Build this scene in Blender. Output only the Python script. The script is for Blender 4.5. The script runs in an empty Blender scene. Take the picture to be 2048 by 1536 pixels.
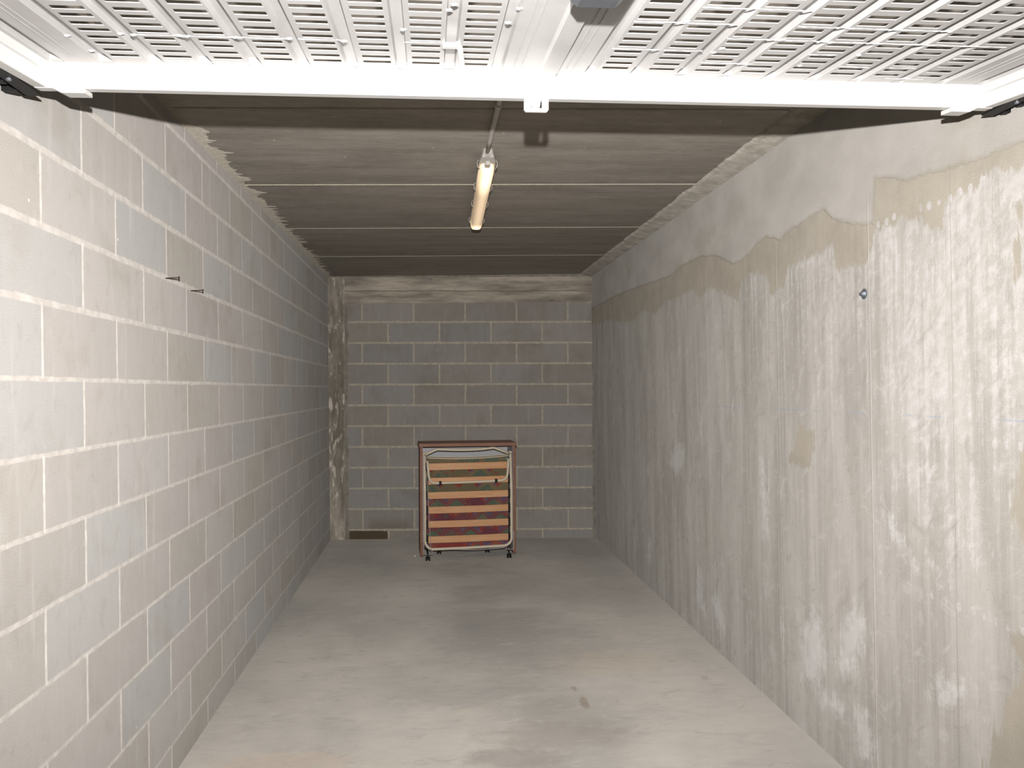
import bpy, bmesh, math, random
import numpy as np
from mathutils import Vector, Matrix, noise as mnoise

random.seed(7)
SC = bpy.context.scene
COL = SC.collection

# ------------------------------------------------------------------ helpers
def link(name, me, mat=None, parent=None):
    o = bpy.data.objects.new(name, me)
    COL.objects.link(o)
    if mat is not None and len(me.materials) == 0:
        me.materials.append(mat)
    if parent is not None:
        o.parent = parent
    return o

def obj(name, bm, mat, parent=None, smooth=False):
    me = bpy.data.meshes.new(name)
    bm.normal_update()
    bm.to_mesh(me)
    bm.free()
    if smooth:
        for p in me.polygons:
            p.use_smooth = True
    return link(name, me, mat, parent)

def tag(o, label=None, cat=None, group=None, kind=None):
    if label: o['label'] = label
    if cat: o['category'] = cat
    if group: o['group'] = group
    if kind: o['kind'] = kind
    return o

def empty(name, loc=(0, 0, 0), rz=0.0, label=None, cat=None, group=None):
    o = bpy.data.objects.new(name, None)
    COL.objects.link(o)
    o.empty_display_size = 0.05
    o.location = loc
    o.rotation_euler = (0, 0, rz)
    return tag(o, label, cat, group)

def add_box(bm, a, b, bev=0.0, M=None, seg=2):
    x0, y0, z0 = a; x1, y1, z1 = b
    vs = [bm.verts.new(Vector(p)) for p in ((x0,y0,z0),(x1,y0,z0),(x1,y1,z0),(x0,y1,z0),(x0,y0,z1),(x1,y0,z1),(x1,y1,z1),(x0,y1,z1))]
    fs = [bm.faces.new([vs[i] for i in f]) for f in ((3,2,1,0),(4,5,6,7),(0,1,5,4),(1,2,6,5),(2,3,7,6),(3,0,4,7))]
    geom = vs
    if bev > 0:
        es = list({e for f in fs for e in f.edges})
        r = bmesh.ops.bevel(bm, geom=es, offset=bev, segments=seg, profile=0.5, affect='EDGES')
        geom = list({v for f in r['faces'] for v in f.verts} | {v for v in vs if v.is_valid})
    if M is not None:
        bmesh.ops.transform(bm, matrix=M, verts=[v for v in geom if v.is_valid])
    return geom

def add_tube(bm, pts, r, n=12, closed=False, caps=True):
    pts = [Vector(p) for p in pts]
    m = len(pts)
    rr = r if isinstance(r, (list, tuple)) else [r]*m
    rings = []
    up = None
    for i, p in enumerate(pts):
        if closed:
            t = (pts[(i+1) % m] - pts[i-1])
        elif i == 0: t = pts[1]-pts[0]
        elif i == m-1: t = pts[-1]-pts[-2]
        else: t = (pts[i+1]-p).normalized() + (p-pts[i-1]).normalized()
        t.normalize()
        if up is None:
            a = Vector((0,0,1)) if abs(t.z) < 0.9 else Vector((1,0,0))
            up = t.cross(a).normalized()
        up = (up - t*up.dot(t)).normalized()
        s = t.cross(up)
        rings.append([bm.verts.new(p + (up*math.cos(2*math.pi*k/n) + s*math.sin(2*math.pi*k/n))*rr[i]) for k in range(n)])
    for i in range(m-1 if not closed else m):
        A = rings[i]; B = rings[(i+1) % m]
        for k in range(n):
            bm.faces.new((A[k], A[(k+1) % n], B[(k+1) % n], B[k]))
    if caps and not closed:
        bm.faces.new(list(reversed(rings[0]))); bm.faces.new(rings[-1])

def add_prism(bm, poly, d, M=None):
    """poly in XZ, extruded along +Y by d"""
    A = [bm.verts.new((x, 0, z)) for x, z in poly]
    B = [bm.verts.new((x, d, z)) for x, z in poly]
    n = len(poly)
    bm.faces.new(A); bm.faces.new(list(reversed(B)))
    for i in range(n):
        bm.faces.new((A[i], B[i], B[(i+1) % n], A[(i+1) % n]))
    if M is not None:
        bmesh.ops.transform(bm, matrix=M, verts=A+B)
    bmesh.ops.recalc_face_normals(bm, faces=list({f for v in A+B for f in v.link_faces}))

def add_lathe(bm, prof, n=16, M=None):
    """profile (r, z), closed at both ends"""
    rings = []
    for r, z in prof:
        rings.append([bm.verts.new((r*math.cos(2*math.pi*k/n), r*math.sin(2*math.pi*k/n), z)) for k in range(n)])
    for i in range(len(prof)-1):
        A, B = rings[i], rings[i+1]
        for k in range(n):
            bm.faces.new((A[k], A[(k+1) % n], B[(k+1) % n], B[k]))
    bm.faces.new(list(reversed(rings[0]))); bm.faces.new(rings[-1])
    if M is not None:
        bmesh.ops.transform(bm, matrix=M, verts=[v for R in rings for v in R])

def arc(cx, cz, r, a0, a1, n, y=0.0):
    return [(cx + r*math.cos(math.radians(a0+(a1-a0)*i/n)), y, cz + r*math.sin(math.radians(a0+(a1-a0)*i/n))) for i in range(n+1)]

# ------------------------------------------------------------------ node expression helper
class G:
    def __init__(s, name):
        s.mat = bpy.data.materials.new(name); s.mat.use_nodes = True
        s.nt = s.mat.node_tree; s.nt.nodes.clear()
        s.out = s.nt.nodes.new('ShaderNodeOutputMaterial')
        s.b = s.nt.nodes.new('ShaderNodeBsdfPrincipled')
        s.nt.links.new(s.b.outputs[0], s.out.inputs[0])
    def L(s, a, inp):
        if isinstance(a, S): s.nt.links.new(a.o, inp)
        elif a is not None:
            if inp.type == 'RGBA' and not hasattr(a, '__len__'): a = (a, a, a, 1)
            if inp.type == 'RGBA' and len(a) == 3: a = (*a, 1)
            if inp.type == 'VECTOR' and not hasattr(a, '__len__'): a = (a, a, a)
            inp.default_value = a
    def math(s, op, a, b=None, c=None, clamp=False):
        n = s.nt.nodes.new('ShaderNodeMath'); n.operation = op; n.use_clamp = clamp
        s.L(a, n.inputs[0]); s.L(b, n.inputs[1]) if b is not None else None
        if c is not None: s.L(c, n.inputs[2])
        return S(s, n.outputs[0])
    def obj(s):
        n = s.nt.nodes.new('ShaderNodeTexCoord'); return S(s, n.outputs['Object'])
    def uv(s):
        n = s.nt.nodes.new('ShaderNodeTexCoord'); return S(s, n.outputs['UV'])
    def attr(s, name):
        n = s.nt.nodes.new('ShaderNodeAttribute'); n.attribute_name = name; return S(s, n.outputs['Fac'])
    def xyz(s, v):
        n = s.nt.nodes.new('ShaderNodeSeparateXYZ'); s.L(v, n.inputs[0]); return [S(s, o) for o in n.outputs]
    def comb(s, x, y, z=0.0):
        n = s.nt.nodes.new('ShaderNodeCombineXYZ'); s.L(x, n.inputs[0]); s.L(y, n.inputs[1]); s.L(z, n.inputs[2]); return S(s, n.outputs[0])
    def noise(s, v, scale=1.0, detail=4, rough=.55, sc=None, dist=0.0):
        if sc is not None:
            m = s.nt.nodes.new('ShaderNodeMapping'); s.L(v, m.inputs[0]); m.inputs['Scale'].default_value = sc; v = S(s, m.outputs[0])
        n = s.nt.nodes.new('ShaderNodeTexNoise'); s.L(v, n.inputs['Vector'])
        n.inputs['Scale'].default_value = scale; n.inputs['Detail'].default_value = detail; n.inputs['Roughness'].default_value = rough
        n.inputs['Distortion'].default_value = dist
        return S(s, n.outputs['Fac'])
    def noisec(s, v, scale=1.0, detail=3):
        n = s.nt.nodes.new('ShaderNodeTexNoise'); s.L(v, n.inputs['Vector'])
        n.inputs['Scale'].default_value = scale; n.inputs['Detail'].default_value = detail
        return S(s, n.outputs['Color'])
    def white(s, v):
        n = s.nt.nodes.new('ShaderNodeTexWhiteNoise'); n.noise_dimensions = '3D'; s.L(v, n.inputs['Vector'])
        return S(s, n.outputs['Value']), S(s, n.outputs['Color'])
    def voro(s, v, scale, feature='F1', sc=None):
        if sc is not None:
            m = s.nt.nodes.new('ShaderNodeMapping'); s.L(v, m.inputs[0]); m.inputs['Scale'].default_value = sc; v = S(s, m.outputs[0])
        n = s.nt.nodes.new('ShaderNodeTexVoronoi'); n.feature = feature; s.L(v, n.inputs['Vector']); n.inputs['Scale'].default_value = scale
        return S(s, n.outputs['Distance'])
    def ramp(s, a, lo, hi, v0=0.0, v1=1.0, smooth=True):
        n = s.nt.nodes.new('ShaderNodeMapRange'); n.interpolation_type = 'SMOOTHSTEP' if smooth else 'LINEAR'
        s.L(a, n.inputs['Value']); s.L(lo, n.inputs['From Min']); s.L(hi, n.inputs['From Max']); s.L(v0, n.inputs['To Min']); s.L(v1, n.inputs['To Max'])
        return S(s, n.outputs[0])
    def mix(s, f, a, b, mode='MIX'):
        n = s.nt.nodes.new('ShaderNodeMix'); n.data_type = 'RGBA'; n.blend_type = mode
        s.L(f, n.inputs[0]); s.L(a, n.inputs[6]); s.L(b, n.inputs[7])
        return S(s, n.outputs[2])
    def vadd(s, a, b):
        n = s.nt.nodes.new('ShaderNodeVectorMath'); n.operation = 'ADD'; s.L(a, n.inputs[0]); s.L(b, n.inputs[1]); return S(s, n.outputs[0])
    def vscale(s, a, k):
        n = s.nt.nodes.new('ShaderNodeVectorMath'); n.operation = 'SCALE'; s.L(a, n.inputs[0]); s.L(k, n.inputs['Scale']); return S(s, n.outputs[0])
    def gain(s, c, k):
        n = s.nt.nodes.new('ShaderNodeVectorMath'); n.operation = 'SCALE'; s.L(c, n.inputs[0]); n.inputs['Scale'].default_value = k; return S(s, n.outputs[0])
    def bump(s, h, dist=.002, strength=1.0):
        n = s.nt.nodes.new('ShaderNodeBump'); s.L(h, n.inputs['Height']); n.inputs['Distance'].default_value = dist; n.inputs['Strength'].default_value = strength
        s.nt.links.new(n.outputs[0], s.b.inputs['Normal'])
    def fin(s, col, rough=.9, metal=0.0, spec=.3):
        s.L(col, s.b.inputs['Base Color']); s.L(rough, s.b.inputs['Roughness']); s.L(metal, s.b.inputs['Metallic'])
        s.b.inputs['Specular IOR Level'].default_value = spec
        if not hasattr(rough, '__len__') and (isinstance(rough, S) or rough >= .85):
            s.b.inputs['Diffuse Roughness'].default_value = 1.0      # bare concrete: rough, back-scattering
        return s.mat

class S:
    def __init__(s, g, o): s.g = g; s.o = o
    def __add__(s, b): return s.g.math('ADD', s, b)
    __radd__ = __add__
    def __sub__(s, b): return s.g.math('SUBTRACT', s, b)
    def __rsub__(s, b): return s.g.math('SUBTRACT', b, s)
    def __mul__(s, b): return s.g.math('MULTIPLY', s, b)
    __rmul__ = __mul__
    def __truediv__(s, b): return s.g.math('DIVIDE', s, b)
    def floor(s): return s.g.math('FLOOR', s)
    def fract(s): return s.g.math('FRACT', s)
    def abs(s): return s.g.math('ABSOLUTE', s)
    def mod(s, b): return s.g.math('FLOORED_MODULO', s, b)
    def min(s, b): return s.g.math('MINIMUM', s, b)
    def max(s, b): return s.g.math('MAXIMUM', s, b)

def lin(*c):
    return tuple((x/255/12.92 if x/255 <= .04045 else ((x/255+.055)/1.055)**2.4) for x in c)

def simple(name, col, rough=.5, metal=0.0, spec=.5, var=.06, nscale=30.0, bump=0.0):
    g = G(name); p = g.obj()
    n = g.noise(p, nscale, 4)
    c = g.mix(g.ramp(n, .3, .7), tuple(x*(1-var) for x in col), tuple(min(1, x*(1+var)) for x in col))
    if bump: g.bump(n, bump)
    return g.fin(c, rough, metal, spec)

# ------------------------------------------------------------------ materials
def block_mat(name, horiz_w, vert_w, rnd, back=False):
    g = G(name); uv = g.uv(); p = g.obj()
    u, v, _ = g.xyz(uv)
    wob = g.noise(g.comb(u, v), 9.0, 3) - .5
    wob2 = g.noise(g.comb(u, v), 60.0, 3) - .5
    vv = v + wob*.006
    row = (vv/.2).floor()
    odd = row.mod(2.0)
    uu = u + wob*.005 - odd*.25
    col = (uu/.5).floor()
    fu = (uu - col*.5)            # 0..0.5
    fv = (vv - row*.2)            # 0..0.2
    du = fu.min(.5 - fu)
    dv = fv.min(.2 - fv)
    # mortar half widths vary along the joints
    wv = g.noise(g.comb(u, v), 3.0, 4) * .8 + .6
    wr = wob2 * (.006 if back else .0035)
    blotch = g.ramp(g.noise(g.comb(u, v), 7.0, 5), .60, .72)
    if not back: wv = wv + g.ramp(v, 1.35, 1.75)*.55
    hw = wv*horiz_w + wr + blotch*(.010 if back else .006)
    wv = g.noise(g.comb(u, v, 5.0), 3.0, 4) * .8 + .6
    vw = wv*vert_w + wr*.7 + blotch*(.010 if back else .001)
    mh = 1.0 - g.ramp(dv - hw, -.0015, .0035)
    mv = 1.0 - g.ramp(du - vw, -.001, .0025)
    mortar = mh.max(mv)
    wn, wc = g.white(g.comb(col + rnd, row + rnd*3, 1.7))
    wn2, _ = g.white(g.comb(col + rnd*2, row - 4.0, 9.1))
    base = g.mix(wn, lin(148, 143, 137), lin(157, 152, 146))
    base = g.mix(g.ramp(wn2, .62, .90)*(.35 if back else .5), base, lin(149, 151, 149))
    base = g.mix(g.ramp(wn2, .22, .05)*.6, base, lin(147, 143, 132))
    # soft cloudy damp marks and vertical wash streaks
    cl = g.noise(g.comb(u, v), 3.2, 5, .6)
    base = g.mix(g.ramp(cl, .50, .74)*.55, base, lin(134, 128, 115))
    st = g.noise(g.comb(u*22.0, v*1.6), 1.0, 4, .6)
    base = g.mix(g.ramp(st, .54, .74)*.28, base, lin(182, 178, 174))
    base = g.mix(g.ramp(st, .42, .25)*.28, base, lin(124, 119, 110))
    mo = g.noise(g.comb(u*1.3, v), 11.0, 6, .7, dist=.8)
    base = g.mix(g.ramp(mo, .54, .70)*.30, base, lin(168, 163, 158))
    base = g.mix(g.ramp(mo, .46, .32)*.30, base, lin(132, 126, 116))
    grain = g.noise(g.comb(u, v), 420.0, 2, .7)
    base = g.mix(.10, base, g.mix(g.ramp(grain, .3, .7), (0, 0, 0), (1, 1, 1)))
    # lime smears beside the joints and small white nicks
    near = 1.0 - g.ramp(dv.min(du), .004, .030)
    sm = g.ramp(g.noise(g.comb(u*1.4, v), 34.0, 5, .65), .60, .72)
    base = g.mix(near*sm*.55, base, lin(188, 182, 172))
    sp = g.voro(g.comb(u, v), 5.0)
    base = g.mix((1.0 - g.ramp(sp, .012, .03))*.85, base, lin(215, 210, 202))
    pits = g.ramp(g.noise(g.comb(u, v), 190.0, 2, .8), .70, .78)
    base = g.mix(pits*.35, base, lin(96, 90, 82))
    mcol = g.mix(g.ramp(g.noise(g.comb(u, v), 26.0, 4), .3, .7), lin(184, 178, 170), lin(202, 197, 190))
    if back:
        mcol = g.mix(g.ramp(g.noise(g.comb(u, v), 26.0, 4), .3, .7), lin(184, 178, 164), lin(204, 197, 183))
        dk = g.ramp(g.noise(g.comb(u, v), 2.2, 4), .50, .70)
        base = g.mix(dk*.30, base, lin(126, 119, 105))
        # the damp block in the lowest course, next to the corner column
        d1 = g.ramp(u, -.14, -.125) * g.ramp(u, .245, .235) * g.ramp(v, -.004, -.012)
        base = g.mix(d1*.88, base, lin(84, 70, 46))
        d2 = g.ramp(u, .02, .10) * g.ramp(u, .50, .40) * g.ramp(v, .14, .03) * g.ramp(v, -.01, .02)
        base = g.mix(d2*.35, base, lin(98, 88, 62))
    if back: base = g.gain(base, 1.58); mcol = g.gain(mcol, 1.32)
    else: mcol = g.mix(mv, g.gain(mcol, .80), g.gain(mcol, .93))
    colr = g.mix(mortar, base, mcol)
    h = mortar*g.ramp(wob2, -.3, .3, .1, .9)*(1.0 if back else .5) + grain*(.15 if back else .06) + pits*-.3
    g.bump(h, .0020 if not back else .003)
    return g.fin(colr, .93, 0, .2)

M_BLOCK_L = block_mat('grey_block_left', .0056, .0056, 3.0)
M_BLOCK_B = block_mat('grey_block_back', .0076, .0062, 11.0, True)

def floor_mat():
    g = G('floor_concrete'); p = g.obj(); x, y, z = g.xyz(p)
    w = g.vadd(p, g.vscale(g.noisec(p, 1.3), .35))
    a = g.noise(w, 1.0, 6, .6, sc=(1.0, .8, 1))
    b = g.noise(p, 1.0, 5, .6, sc=(3.5, 9.0, 1))
    c = g.noise(p, 1.0, 6, .65, sc=(.8, 1.6, 1), dist=.6)
    col = g.mix(g.ramp(a, .32, .68), lin(176, 172, 164), lin(204, 198, 188))
    col = g.mix(g.ramp(b, .45, .75)*.30, col, lin(170, 167, 160))
    col = g.mix(g.ramp(c, .56, .74)*.40, col, lin(160, 158, 153))
    col = g.mix(g.ramp(g.noise(p, 2.1, 4), .60, .78)*.35, col, lin(208, 194, 174))
    # a darker worn track from the doorway to the bed
    dx = (x - .42 + (g.noise(p, 1.4, 3) - .5)*.9).abs()
    col = g.mix(g.ramp(dx, .55, .05)*g.ramp(c + a*.4, .55, .85)*.60, col, lin(150, 146, 139))
    def blob(cx, cy, rx, ry, colr, f):
        nonlocal col
        d = g.math('SQRT', ((x - cx)/rx)*((x - cx)/rx) + ((y - cy)/ry)*((y - cy)/ry)) + (g.noise(p, 9.0, 6, .7) - .5)*2.2
        col = g.mix(g.ramp(d, 1.25, .45)*f, col, colr)
    blob(.694, 3.76, .022, .075, lin(150, 136, 120), .75)
    blob(.676, 3.94, .015, .04, lin(154, 140, 124), .6)
    blob(.30, 3.22, .22, .10, lin(146, 140, 132), .55)
    blob(.50, 3.42, .34, .16, lin(150, 143, 133), .4)
    blob(-.62, 3.28, .30, .10, lin(206, 184, 162), .40)
    blob(.10, 3.9, .30, .16, lin(160, 156, 150), .35)
    blob(.25, 4.9, .35, .5, lin(158, 154, 149), .35)
    blob(.95, 4.3, .35, .22, lin(206, 190, 170), .35)
    br = g.noise(p, 1.0, 7, .72, sc=(5.0, 12.0, 1), dist=1.5)
    col = g.mix(g.ramp(br, .52, .70)*.40, col, lin(150, 146, 140))
    col = g.mix(g.ramp(br, .46, .32)*.30, col, lin(214, 208, 199))
    fs = g.voro(p, 26.0)
    col = g.mix((1.0 - g.ramp(fs, .03, .06))*g.ramp(c, .50, .56)*.5, col, lin(120, 114, 106))
    # pale dust along the foot of the right wall
    edge = g.ramp(x + (g.noise(p, 6.0, 5) - .5)*.16, 1.44, 1.56)
    col = g.mix(edge*.30, col, lin(208, 204, 196))
    gr = g.noise(p, 260.0, 2, .7)
    col = g.mix(.07, col, g.mix(g.ramp(gr, .3, .7), (0, 0, 0), (1, 1, 1)))
    g.bump(b*.6 + gr*.12, .003)
    return g.fin(g.gain(col, .80), g.ramp(a, .3, .7, .66, .86), 0, .2)
M_FLOOR = floor_mat()

def ceil_mat():
    g = G('precast_ceiling'); p = g.obj(); x, y, z = g.xyz(p)
    a = g.noise(p, 1.0, 6, .62, sc=(1.3, 9.0, 1))
    b = g.noise(p, 1.0, 6, .72, sc=(16.0, 90.0, 1))
    c = g.noise(p, 1.2, 5, .6)
    col = g.mix(g.ramp(a, .3, .72), lin(146, 140, 130), lin(168, 161, 151))
    col = g.mix(g.ramp(b, .42, .72)*.35, col, lin(182, 175, 164))
    col = g.mix(g.ramp(b, .45, .25)*.25, col, lin(130, 123, 113))
    col = g.mix(g.ramp(c, .50, .75)*.40, col, lin(132, 124, 114))
    mm = g.noise(p, 1.0, 7, .74, sc=(9.0, 26.0, 1))
    col = g.mix(g.ramp(mm, .52, .68)*.40, col, lin(186, 179, 168))
    col = g.mix(g.ramp(mm, .46, .34)*.35, col, lin(126, 119, 108))
    sp = g.voro(p, 5.5)
    col = g.mix(1.0 - g.ramp(sp, .018, .035), col, lin(235, 230, 218))
    sp2 = g.voro(p, 19.0)
    col = g.mix((1.0 - g.ramp(sp2, .035, .06))*g.ramp(c, .52, .60)*.8, col, lin(214, 208, 196))
    sc = g.ramp(g.noise(p, 1.0, 5, .6, sc=(5.0, 1.5, 1), dist=2.0), .66, .70)
    col = g.mix(sc*.15, col, lin(200, 193, 182))
    g.bump(b + a*.5, .0009)
    m = g.fin(g.gain(col, 1.2), .9, 0, .2); g.b.inputs['Diffuse Roughness'].default_value = .1
    return m
M_CEIL = ceil_mat()

def joint_mat():
    g = G('ceiling_joint_mortar'); p = g.obj()
    n = g.noise(p, 40.0, 4)
    return g.fin(g.mix(g.ramp(n, .3, .7), lin(212, 204, 184), lin(232, 226, 208)), .95, 0, .2)
M_JOINT = joint_mat()
M_GAP = simple('dark_ceiling_gap', lin(84, 76, 66), .95, 0, .1)

def mortar_mat():
    g = G('rough_mortar'); p = g.obj()
    n = g.noise(p, 14.0, 6, .65); m = g.noise(p, 90.0, 4, .7)
    col = g.mix(g.ramp(n, .3, .7), lin(160, 154, 143), lin(190, 184, 173))
    col = g.mix(g.ramp(m, .6, .8)*.35, col, lin(136, 129, 116))
    g.bump(n + m*.6, .005)
    return g.fin(col, .95, 0, .2)
M_MORTAR = mortar_mat()
M_SMEAR = simple('thin_mortar_smear', lin(172, 165, 152), .95, 0, .15, .10, 50, .001)

def beam_mat(name, bright):
    g = G(name); p = g.obj(); x, y, z = g.xyz(p)
    sc = (1.5, 1.5, 9.0) if bright == 0 else (6.0, 6.0, 1.6)
    a = g.noise(p, 1.0, 6, .65, sc=sc)
    b = g.noise(p, 9.0, 5, .6)
    c = g.noise(p, 1.0, 5, .65, sc=(38, 38, 2.2) if bright else (3, 3, 60))
    col = g.mix(g.ramp(a, .33, .66), lin(124, 118, 108), lin(170, 164, 153))
    col = g.mix(g.ramp(c, .50, .72)*.45, col, lin(110, 102, 86))
    col = g.mix(g.ramp(b, .62, .75)*.5, col, lin(84, 76, 62))
    if bright:
        s = g.ramp(g.noise(p, 1.0, 6, .7, sc=(16, 16, 5), dist=1.2), .52, .64)
        col = g.mix(s*.75, col, lin(206, 201, 193))
    else:
        vo = g.voro(p, 6.0)
        col = g.mix((1.0 - g.ramp(vo, .05, .085))*g.ramp(b, .45, .5)*.85, col, lin(78, 70, 56))
        line = (1.0 - g.ramp((z - 2.468 + (g.noise(p, 3.0, 2) - .5)*.012).abs(), .002, .006))
        col = g.mix(line*.6, col, lin(88, 80, 66))
    g.bump(a + b*.4 + c*.3, .008)
    return g.fin(g.gain(col, 2.0 if not bright else 1.75), .94, 0, .2)
M_BEAM = beam_mat('board_marked_beam', 0)
M_COLUMN = beam_mat('smeared_column', 1)

def right_mat():
    g = G('stained_cast_concrete'); p = g.obj(); x, y, z = g.xyz(p)
    yz = g.comb(y, z)
    v_fine = g.noise(g.comb(y*150.0, z*1.3), 1.0, 4, .65)
    v_mid = g.noise(g.comb(y*26.0, z*1.1), 1.0, 5, .62)
    v_wide = g.noise(g.comb(y*5.5, z*.9), 1.0, 5, .6)
    rag = g.noise(g.comb(y*60.0, z*14.0), 1.0, 5, .7)
    cloud = g.noise(yz, 2.3, 5, .6)
    grain = g.noise(yz, 340.0, 2, .7)
    col = g.mix(g.ramp(v_wide, .32, .68), lin(149, 145, 137), lin(172, 168, 161))
    col = g.mix(g.ramp(v_mid, .44, .70)*.50, col, lin(180, 175, 169))
    brush = g.noise(g.comb(y*9.0 + z*5.0, z*7.0 - y*2.0), 1.0, 7, .72, dist=1.2)
    col = g.mix(g.ramp(brush, .53, .68)*.45, col, lin(190, 186, 181))
    col = g.mix(g.ramp(brush, .46, .34)*.40, col, lin(136, 131, 122))
    col = g.mix(g.ramp(v_mid, .46, .30)*.25, col, lin(139, 134, 124))
    col = g.mix(g.ramp(cloud, .52, .75)*.35, col, lin(154, 150, 137))
    # vertical board/brush lines
    col = g.mix(g.ramp(v_fine, .60, .72)*.30, col, lin(116, 109, 98))
    col = g.mix(g.ramp(v_fine, .40, .30)*.25, col, lin(190, 184, 176))
    # white lime bloom: wide streaks
    wf = g.attr('white')
    rag2 = g.noise(g.comb(y*30.0 + z*9.0, z*24.0), 1.0, 5, .75)
    bl = wf + (v_mid - .5)*.66 + (rag2 - .5)*.62 + (v_wide - .5)*.25
    wm = g.ramp(bl, .0, .16)
    tex = g.ramp(rag2, .34, .62, .22, 1.0)*g.ramp(brush, .34, .60, .45, 1.0)*g.ramp(v_mid, .35, .60, .6, 1.0)
    col = g.mix(wm*tex.max(g.ramp(wf, .12, .35, 0.0, .62))*g.ramp(wf, .05, .28, .58, .95), col, lin(198, 196, 194))
    dk = g.noise(g.comb(y*75.0 + 3.0, z*5.0), 1.0, 5, .7)
    col = g.mix(g.ramp(dk, .60, .70)*g.ramp(v_wide, .40, .60)*.38, col, lin(126, 120, 112))
    hz = g.noise(g.comb(y*14.0, z*46.0), 1.0, 5, .7)
    col = g.mix(g.ramp(hz, .56, .70)*.22, col, lin(196, 193, 190))
    # brown drip marks
    dr = g.noise(g.comb(y*40.0, z*.8), 1.0, 4, .6)
    drz = g.ramp(z, 2.02, 1.9)*g.ramp(z, 1.35, 1.75)
    col = g.mix(g.ramp(dr, .66, .74)*drz*.30, col, lin(150, 128, 98))
    # tan water stain
    tf = g.attr('tan') + (rag - .5)*.09 + (v_mid - .5)*.10 + (cloud-.5)*.06
    tm = g.ramp(tf, -.004, .012)
    tcol = g.mix(g.ramp(g.noise(yz, 5.0, 5, .6), .35, .65), lin(145, 137, 121), lin(157, 149, 133))
    tcol = g.mix(g.ramp(v_fine, .55, .75)*.25, tcol, lin(136, 126, 106))
    col = g.mix(tm*.82, col, tcol)
    # smooth skimmed band at the top
    rf = g.attr('skim') + (g.noise(yz, 26.0, 5, .6) - .5)*.035
    rm = g.ramp(rf, -.002, .006)
    rcol = g.mix(g.ramp(g.noise(g.comb(y*3.0, z*4.0), 1.0, 5, .55), .3, .7), lin(157, 153, 146), lin(172, 168, 161))
    rcol = g.mix(g.ramp(g.noise(g.comb(y*2.0+5.0, z*3.2), 1.0, 4, .6), .52, .72)*.55, rcol, lin(148, 142, 125))
    rcol = g.mix(g.ramp(v_fine, .55, .75)*.12, rcol, lin(120, 114, 100))
    rim = rm*g.ramp(rf, .022, .003)
    rcol = g.mix(rim*.35, rcol, lin(128, 118, 94))
    col = g.mix(rm, col, rcol)
    # shutter panel joints (vertical, with a pale arris and dark line)
    def vline(y0, w, colr, f, zmax=2.2):
        nonlocal col
        d = (y - y0 + (g.noise(g.comb(z*3.0, y), 1.0, 3) - .5)*.010).abs()
        col = g.mix((1.0 - g.ramp(d, w*.35, w))*f*g.ramp(z, zmax, zmax-.05), col, colr)
    vline(2.762, .0030, lin(204, 200, 194), .55)
    vline(2.768, .0026, lin(116, 110, 100), .45)
    vline(3.545, .0035, lin(194, 190, 184), .45)
    vline(3.556, .003, lin(116, 110, 100), .5)
    vline(3.95, .003, lin(122, 116, 104), .35)
    vline(4.50, .008, lin(186, 182, 174), .5)
    vline(5.51, .009, lin(180, 176, 168), .45)
    vline(6.55, .010, lin(172, 168, 160), .4)
    vline(2.30, .003, lin(126, 120, 110), .4)
    # blue chalk line
    dz = (z - 1.398 - (y - 3.0)*-.004).abs()
    ch = (1.0 - g.ramp(dz, .0012, .0034))*g.ramp(g.noise(g.comb(y*7.0, z), 1.0, 4, .7), .42, .60)
    col = g.mix(ch*.50, col, lin(128, 146, 172))
    pit = 1.0 - g.ramp(g.voro(yz, 26.0), .05, .10)
    pm = g.ramp(g.noise(yz, 9.0, 3), .50, .60)
    col = g.mix(pit*pm*.35, col, lin(118, 112, 102))
    col = g.mix(.08, col, g.mix(g.ramp(grain, .3, .7), (0, 0, 0), (1, 1, 1)))
    h = v_fine*.5 + rag*.4*(1.0 - rm) + grain*.05 - pit*pm*.2 + rm*1.2
    g.bump(h, .0028)
    return g.fin(col, .9, 0, .25)
M_RIGHT = right_mat()

M_WHITE = simple('white_painted_steel', (.80, .795, .775), .38, 0, .5, .02, 8.0)
def panel_mat():
    g = G('white_galvanised_panel'); p = g.obj()
    n = g.noise(p, 5.0, 5, .6); m = g.noise(p, 60.0, 3, .6)
    col = g.mix(g.ramp(n, .35, .7), (.52, .51, .50), (.58, .575, .565))
    col = g.mix(g.ramp(m, .62, .8)*.25, col, (.47, .45, .42))
    g.bump(m, .00015)
    return g.fin(col, .42, 0, .5)
M_PANEL = panel_mat()
M_BEAD = simple('lumpy_white_paint', (.84, .835, .82), .45, 0, .5, .03, 60, .001)
M_BLACK = simple('black_rubber', (.012, .012, .012), .55, 0, .4, .2, 40)
M_PVC = simple('grey_conduit_plastic', lin(216, 211, 204), .45, 0, .4, .05, 20)
M_LAMPBODY = simple('pale_grey_lamp_housing', lin(196, 192, 184), .5, 0, .4, .05, 20)
M_HANDLE = simple('dark_grey_lock_case', lin(84, 86, 90), .45, 0, .5, .08, 40)
M_CREAM = simple('cream_enamelled_tube', lin(252, 240, 214), .35, 0, .5, .03, 30)
M_WOODFRAME = None
def wood(name, a, b, sc, axis_scale):
    g = G(name); p = g.obj()
    n = g.noise(p, 1.0, 5, .6, sc=axis_scale, dist=.4)
    m = g.noise(p, 1.0, 4, .7, sc=tuple(q*5 for q in axis_scale))
    col = g.mix(g.ramp(n, .3, .7), a, b)
    col = g.mix(g.ramp(m, .5, .8)*.25, col, tuple(x*.7 for x in a))
    g.bump(m, .0004)
    return g.fin(col, .5, 0, .35)
M_BROWN = wood('brown_laminate', lin(152, 104, 84), lin(170, 122, 100), 1, (6, 6, 40))
M_BROWNT = wood('brown_laminate_top', lin(158, 112, 92), lin(174, 128, 106), 1, (6, 40, 40))
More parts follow.
